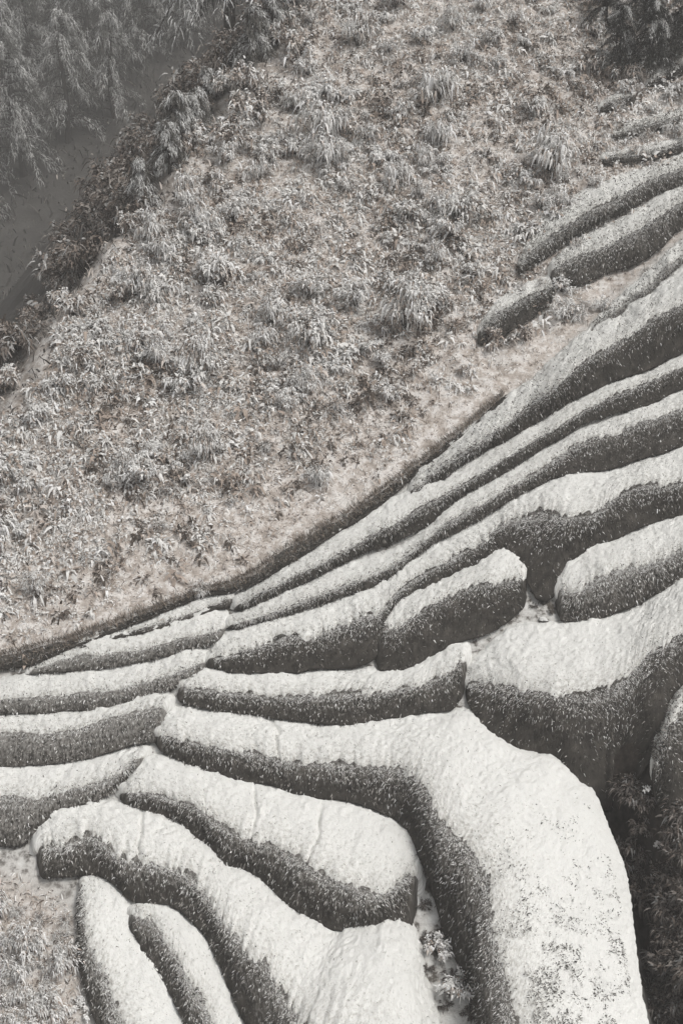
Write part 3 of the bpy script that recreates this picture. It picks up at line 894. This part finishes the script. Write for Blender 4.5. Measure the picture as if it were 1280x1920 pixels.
# ------------------------------------------------------------------ undergrowth (uncountable)
def undergrowth():
    n = 150000
    px = np.stack([rng.uniform(-160, 1440, n), rng.uniform(-80, 1260, n)], -1)
    keep = (px[:, 0] > ridge_x(px[:, 1]) - 130) & (px[:, 1] < div_y(px[:, 0]) + 34)
    px = px[keep]
    n = len(px)
    p = hit(px, -0.02)
    ok = (ridge_d(p[:, 0], p[:, 1]) < 0.4) & (np.abs(p[:, 2] - S(p[:, 0], p[:, 1])) < 0.06)
    p, px = p[ok], px[ok]
    n = len(p)
    low = np.clip(1 - (div_y(px[:, 0]) - px[:, 1]) / 300, 0, 1)
    c = 0.6 * fbm(p * 0.9, 2, 91) + 0.75 * vnoise(p * 3.2, 95) + 0.25 * vnoise(p * 7.0, 96)
    r = rng.random(n)
    pw = 0.60 + 0.9 * c * (1 - 0.45 * low) + 0.5 * fbm(p * 0.5, 2, 141) * (1 - low) - 0.22 * low
    r2 = rng.random(n)
    col = np.where((r < pw)[:, None], np.array(WHITE), np.where((r2 < 0.25 + 0.45 * low)[:, None], np.array(PALE),
          np.where((r2 < 0.55 + 0.35 * low)[:, None], np.array(TAN), np.array(BROWN))))
    col = np.clip(col * (0.85 + 0.3 * rng.random((n, 1))), 0, 0.85)
    direc = norm(np.stack([rng.normal(size=n) * 0.5, rng.normal(size=n) * 0.5 - 0.35, np.full(n, 0.8)], -1))
    v, f, cc = blades(p, direc, rng.uniform(0.10, 0.34, n) * (1 + 0.5 * c * (1 - low)) * (1 - 0.35 * low), rng.uniform(0.018, 0.05, n) * (1 + 1.2 * (1 - low)), rng.uniform(0.2, 1.3, n), col, 2)
    # small snow-laden tussocks that give the scrub its mottle
    nc, per = 8200, 22
    kc = rng.choice(n, nc, p=norm1((1.03 - low) ** 1.3 * np.clip(0.75 + c, 0.15, 2)))
    ctr = p[kc]
    kind_ = rng.random(nc) - 0.75 * fbm(ctr * 0.5, 2, 141) + 0.16 * low[kc] - 0.10
    ccol = np.where((kind_ < 0.54)[:, None], np.array(WHITE), np.where((kind_ < 0.64)[:, None], np.array(PALE), np.where((kind_ < 0.76)[:, None], np.array(TAN), np.array(BROWN) * 0.8)))
    sz = rng.uniform(0.12, 0.36, nc) * (1 + 0.5 * (rng.random(nc) < 0.15))
    ci = np.repeat(np.arange(nc), per)
    mt = len(ci)
    dt = norm(rng.normal(size=(mt, 3)) * np.array([1, 1, 0.7]) + np.array([0, 0, 0.55]))
    pt = ctr[ci] + dt * (sz[ci] * rng.uniform(0.15, 0.75, mt))[:, None] * np.array([0.8, 0.8, 1.5])
    tint = np.where((rng.random(mt) < 0.80)[:, None], ccol[ci], np.array(TAN)) * rng.uniform(0.85, 1.1, (mt, 1))
    bt = blades(pt, dt, sz[ci] * rng.uniform(0.4, 0.9, mt), sz[ci] * rng.uniform(0.15, 0.4, mt), rng.uniform(0.3, 1.6, mt), np.clip(tint, 0, 0.85), 2, np.tile(np.array([[0, 0, 1.0]]), (mt, 1)))
    # taller arching stems, mostly in the upper scrub
    k = rng.choice(n, 22000, p=norm1((1.15 - low) * np.clip(0.5 + c, 0.05, 2)))
    m2 = len(k)
    d2 = norm(np.stack([rng.normal(size=m2) * 0.35, rng.normal(size=m2) * 0.35 - 0.1, np.full(m2, 1.0)], -1))
    c2 = np.array([WHITE, PALE, TAN, BROWN])[rng.choice(4, m2, p=[0.5, 0.2, 0.12, 0.18])] * (0.8 + 0.25 * rng.random((m2, 1)))
    b2 = blades(p[k], d2, rng.uniform(0.3, 0.75, m2), rng.uniform(0.012, 0.04, m2), rng.uniform(0.2, 1.3, m2), np.clip(c2, 0, 0.85), 4)
    # brush floor in the lower left corner
    m4 = 9000
    q4 = np.stack([rng.uniform(-200, 150, m4), rng.uniform(1640, 2040, m4)], -1)
    p4 = hit(q4, -0.02)
    keep = seg_dist(p4[:, 0], p4[:, 1], BRUSH) < 1.35
    p4 = p4[keep]; m4 = len(p4)
    d4 = norm(rng.normal(size=(m4, 3)) * np.array([0.6, 0.6, 0.4]) + np.array([0, 0, 0.8]))
    c4 = np.array([WHITE, PALE, TAN, BROWN])[rng.choice(4, m4, p=[0.36, 0.24, 0.2, 0.2])]
    b4 = blades(p4, d4, rng.uniform(0.12, 0.4, m4), rng.uniform(0.02, 0.06, m4), rng.uniform(0.3, 1.5, m4), c4, 3)
    # dark brush on the falling and far slopes, its grey painting shading at the edge
    m3 = 80000
    q = np.concatenate([np.stack([rng.uniform(-40, 6, m3 // 2), rng.uniform(-8, 35, m3 // 2)], -1), np.stack([rng.uniform(-180, 0, m3), rng.uniform(40, 260, m3)], -1)])
    rd_ = ridge_d(q[:, 0], q[:, 1])
    q = q[((rd_ > -3.2 + 4.0 * rng.random(len(q)) ** 0.6) & (rd_ < 8)) | ((rd_ > 60) & (rd_ < 170))]
    rd_ = ridge_d(q[:, 0], q[:, 1])
    m3 = len(q)
    p3 = np.stack([q[:, 0], q[:, 1], S(q[:, 0], q[:, 1]) - 0.03], -1)
    pf = np.clip(0.30 - rd_ / 8, 0.06, 1)
    c3 = np.where((rng.random(m3) < pf)[:, None], np.array(PALE), np.array((0.085, 0.079, 0.072))[None] * rng.uniform(0.6, 2.2, (m3, 1)))
    d3 = norm(np.stack([rng.normal(size=m3) * 0.4, rng.normal(size=m3) * 0.4, np.full(m3, 1.0)], -1))
    b3 = blades(p3, d3, rng.uniform(0.25, 0.9, m3) * (1 + 1.8 * (rd_ > 30)), rng.uniform(0.03, 0.11, m3) * (1 + 2 * (rd_ > 30)), rng.uniform(0.2, 1.2, m3), c3, 2)
    v, f, cc = merge([(v, f, cc), bt, b2, b3, b4])
    tag(link('undergrowth', mesh_from('undergrowth', v, f, M_PLANT, {'tint': cc}, smooth=False)),
        'matted tan grass and snow-dusted undergrowth covering the slope', 'undergrowth', kind='stuff')


undergrowth()

# ------------------------------------------------------------------ trees
def tree_meshes(seed, H, R, nbr, nleaf, frost, dark):
    g = np.random.default_rng(seed)
    zz = np.linspace(0, H, 10)
    trunk = [tube(np.stack([0.12 * np.sin(zz * 0.9 + seed), 0.1 * np.cos(zz * 0.7), zz - 0.3], -1), 0.16 * H / 6, 0.02, 8)]
    pos, direc, col, ln, wd, dp = [], [], [], [], [], []
    for k in range(nbr):
        z0 = H * (0.12 + 0.86 * (k + g.random()) / nbr)
        az = g.random() * 2 * math.pi
        Lb = R * (1.05 - 0.75 * (z0 / H) ** 1.4) * (0.65 + 0.5 * g.random())
        t = np.linspace(0, 1, 7)
        rise, sag = 0.45 * Lb, 1.0 * Lb
        arc = np.stack([math.cos(az) * Lb * t, math.sin(az) * Lb * t, z0 + rise * t - sag * t ** 2.2], -1)
        arc[:, :2] += 0.1
        trunk.append(tube(arc, 0.045, 0.008, 4))
        q = g.random(nleaf) ** 0.7 * 6
        i0 = np.minimum(q.astype(int), 5)
        f = (q - i0)[:, None]
        p = arc[i0] * (1 - f) + arc[i0 + 1] * f + g.normal(size=(nleaf, 3)) * np.array([0.1, 0.1, 0.07])
        d = norm(np.stack([math.cos(az) + g.normal(size=nleaf) * 0.8, math.sin(az) + g.normal(size=nleaf) * 0.8, -0.2 + 0.5 * g.normal(size=nleaf)], -1))
        fr = (g.random(nleaf) < (0.75 if g.random() < frost else 0.06))[:, None]
        c = np.where(fr, np.array((0.72, 0.72, 0.71)), np.array(dark)[None] * (0.6 + 0.9 * g.random((nleaf, 1))))
        pos.append(p); direc.append(d); col.append(c)
        ln.append(g.uniform(0.08, 0.30, nleaf)); wd.append(g.uniform(0.025, 0.06, nleaf)); dp.append(g.uniform(0.4, 1.4, nleaf))
    pos, direc, col = np.concatenate(pos), np.concatenate(direc), np.concatenate(col)
    v, f, cc = blades(pos, direc, np.concatenate(ln), np.concatenate(wd), np.concatenate(dp), col, 2)
    tv, tf, tc = merge(trunk)
    return mesh_from('crown', v, f, M_PLANT, {'tint': cc}, smooth=False), mesh_from('trunk', tv, tf, M_BARK)


def tree(loc, meshes, s, label, group):
    o = bpy.data.objects.new('tree', None)
    COL.objects.link(o)
    o.location = loc
    o.scale = (s, s, s)
    o.rotation_euler = (0, 0, random.uniform(0, 6.28))
    tag(o, label, 'tree', group)
    link('crown', meshes[0], o)
    link('trunk', meshes[1], o)
    return o


GREY_GREEN = (0.10, 0.10, 0.092)
TV = [tree_meshes(400 + k, 7.5, 2.6, 60, 130, 0.60, GREY_GREEN) for k in range(4)]
TDV = [tree_meshes(450 + k, 6.0, 2.9, 80, 170, 0.14, (0.040, 0.041, 0.037)) for k in range(2)]
misty = [((40, 330), 2.2), ((130, 270), 2.2), ((215, 220), 2.0), ((60, 160), 2.3), ((170, 130), 2.3), ((270, 130), 2.0),
         ((350, 90), 2.0), ((440, 60), 1.8), ((-60, 420), 2.2), ((15, 260), 2.3), ((110, 60), 2.3), ((240, 30), 2.3),
         ((-60, 200), 2.4), ((330, -20), 2.3), ((450, -40), 2.2), ((60, -20), 2.4), ((-30, 340), 2.0), ((180, 20), 2.2),
         ((300, 60), 2.0), ((400, 10), 2.0), ((500, -20), 2.0), ((0, 80), 2.3)]
loc = march([m[0] for m in misty])
for k, ((px, s), l) in enumerate(zip(misty, loc)):
    tree(l, TV[k % 4], s, 'frost-tipped dark tree in the mist of the upper left corner', 'misty trees at the upper left')
FROSTY = [tree_meshes(480 + k, 3.2, 1.3, 40, 120, 0.5, (0.12, 0.115, 0.105)) for k in range(2)]
for k in range(9):
    q = _ra[:2] + RD * (13.5 + 1.55 * k + random.uniform(-.4, .4)) + RN * random.uniform(0.3, 2.6)
    tree((q[0], q[1], float(S(q[:1], q[1:])[0]) - 0.1), FROSTY[k % 2], random.uniform(0.55, 0.95),
         'small frosted tree leaning over the misty brink at the upper left', 'small frosted trees along the brink')
for k, (px, sc, lab) in enumerate([((1160, 120), 0.42, 'dark tree farthest left of the group in the upper right corner'),
                   ((1215, 135), 0.50, 'dark tree in front of the group in the upper right corner'),
                   ((1275, 112), 0.52, 'dark tree with frosted crown against the right edge at the top'),
                   ((1135, 40), 0.40, 'small dark tree at the upper left of the group in the upper right corner'),
                   ((1205, 50), 0.45, 'dark tree at the top of the frame between two others, upper right'),
                   ((1330, 60), 0.5, 'dark tree mostly cut off by the right edge at the top')]):
    p = hit([px])[0]
    tree(p, TDV[k % 2], sc, lab, 'dark trees at the upper right')
for px, sc in [((1120, 125), 1.2), ((1150, 150), 1.0), ((1185, 150), 1.1), ((1110, 70), 1.2), ((1240, 120), 1.2), ((1165, 60), 1.2), ((1130, 10), 1.2), ((1100, 20), 0.9)]:
    plant(px, random.choice(DARKV), sc, 'dark shrub at the foot of the dark trees, upper right', 'dark shrubs under the upper right trees')

# ------------------------------------------------------------------ stones and rocks
def rock(px, size, mat, label, seed, h=0.0, name='rock', cat='rock', group=None, amp=0.28, sub=5, freq=1.0):
    import bmesh
    p = hit([px], h)[0]
    bm = bmesh.new()
    bmesh.ops.create_icosphere(bm, subdivisions=sub, radius=1)
    co = np.array([v.co[:] for v in bm.verts])
    d = fbm(co * 1.6 * freq, 4, seed) * amp + np.abs(fbm(co * 3.1 * freq, 3, seed + 5)) * amp * 0.5
    co = co * (1 + d)[:, None] * np.array(size)[None]
    for v, c in zip(bm.verts, co):
        v.co = c
    me = bpy.data.meshes.new(name)
    bm.to_mesh(me)
    bm.free()
    me.polygons.foreach_set('use_smooth', np.ones(len(me.polygons), bool))
    me.materials.append(mat)
    o = link(name, me)
    o.location = p
    tag(o, label, cat, group)
    return o


rock((1018, 1166), (0.16, 0.14, 0.14), M_ROCK_SNOWY, 'small dark stone in the snow of the notch right of centre', 19, h=0.02, name='stone', cat='stone', sub=4)
# ------------------------------------------------------------------ haze
def haze(density):
    x0, x1, y0, y1, z0, z1 = -200.0, 120.0, -50.0, 300.0, float(Z.min()) - 1.5, float(max(Z.max(), CAM[2])) + 14.0
    v = [(x, y, z) for z in (z0, z1) for y in (y0, y1) for x in (x0, x1)]
    f = [(0, 2, 3, 1), (4, 5, 7, 6), (0, 1, 5, 4), (2, 6, 7, 3), (0, 4, 6, 2), (1, 3, 7, 5)]
    m = bpy.data.materials.new('haze')
    m.use_nodes = True
    nt = m.node_tree
    nt.nodes.remove(nt.nodes['Principled BSDF'])
    pv = nt.nodes.new('ShaderNodeVolumePrincipled')
    pv.inputs['Color'].default_value = (0.93, 0.915, 0.895, 1)
    pv.inputs['Density'].default_value = density
    nt.links.new(pv.outputs[0], nt.nodes['Material Output'].inputs['Volume'])
    tag(link('haze', mesh_from('haze', v, np.array(f), m, smooth=False)), kind='stuff')


haze(0.0020)

# ------------------------------------------------------------------ light, sky, camera
world = bpy.data.worlds.new('World')
scene.world = world
world.use_nodes = True
wn = world.node_tree
sky = wn.nodes.new('ShaderNodeTexSky')
sky.sky_type = 'NISHITA'
sky.sun_disc = False
SUN_EL, SUN_AZ = math.radians(60), math.radians(112)      # azimuth from +Y towards +X
sky.sun_elevation = SUN_EL
sky.sun_rotation = SUN_AZ
sky.dust_density = 6.0
hs = wn.nodes.new('ShaderNodeHueSaturation')
hs.inputs['Saturation'].default_value = 0.12               # an overcast sky is grey
wn.links.new(sky.outputs[0], hs.inputs['Color'])
bg = wn.nodes['Background']
wn.links.new(hs.outputs[0], bg.inputs['Color'])
bg.inputs['Strength'].default_value = 0.10

sun = bpy.data.lights.new('sun', 'SUN')
sun.energy = 1.5
sun.angle = math.radians(14)
sun.color = (1.0, 0.96, 0.90)
so = bpy.data.objects.new('sun', sun)
COL.objects.link(so)
to_sun = Vector((math.sin(SUN_AZ) * math.cos(SUN_EL), math.cos(SUN_AZ) * math.cos(SUN_EL), math.sin(SUN_EL)))
so.rotation_euler = to_sun.to_track_quat('Z', 'Y').to_euler()
so.location = (20, 10, 60)

cam = bpy.data.cameras.new('camera')
cam.sensor_fit = 'VERTICAL'
cam.angle_y = 2 * HALF
cam.clip_end = 2000
co = bpy.data.objects.new('camera', cam)
co.location = CAM
co.rotation_euler = (math.radians(90) - PITCH, 0, 0)
COL.objects.link(co)
scene.camera = co

scene.view_settings.view_transform = 'Standard'
scene.view_settings.look = 'None'
scene.view_settings.exposure = 0.38
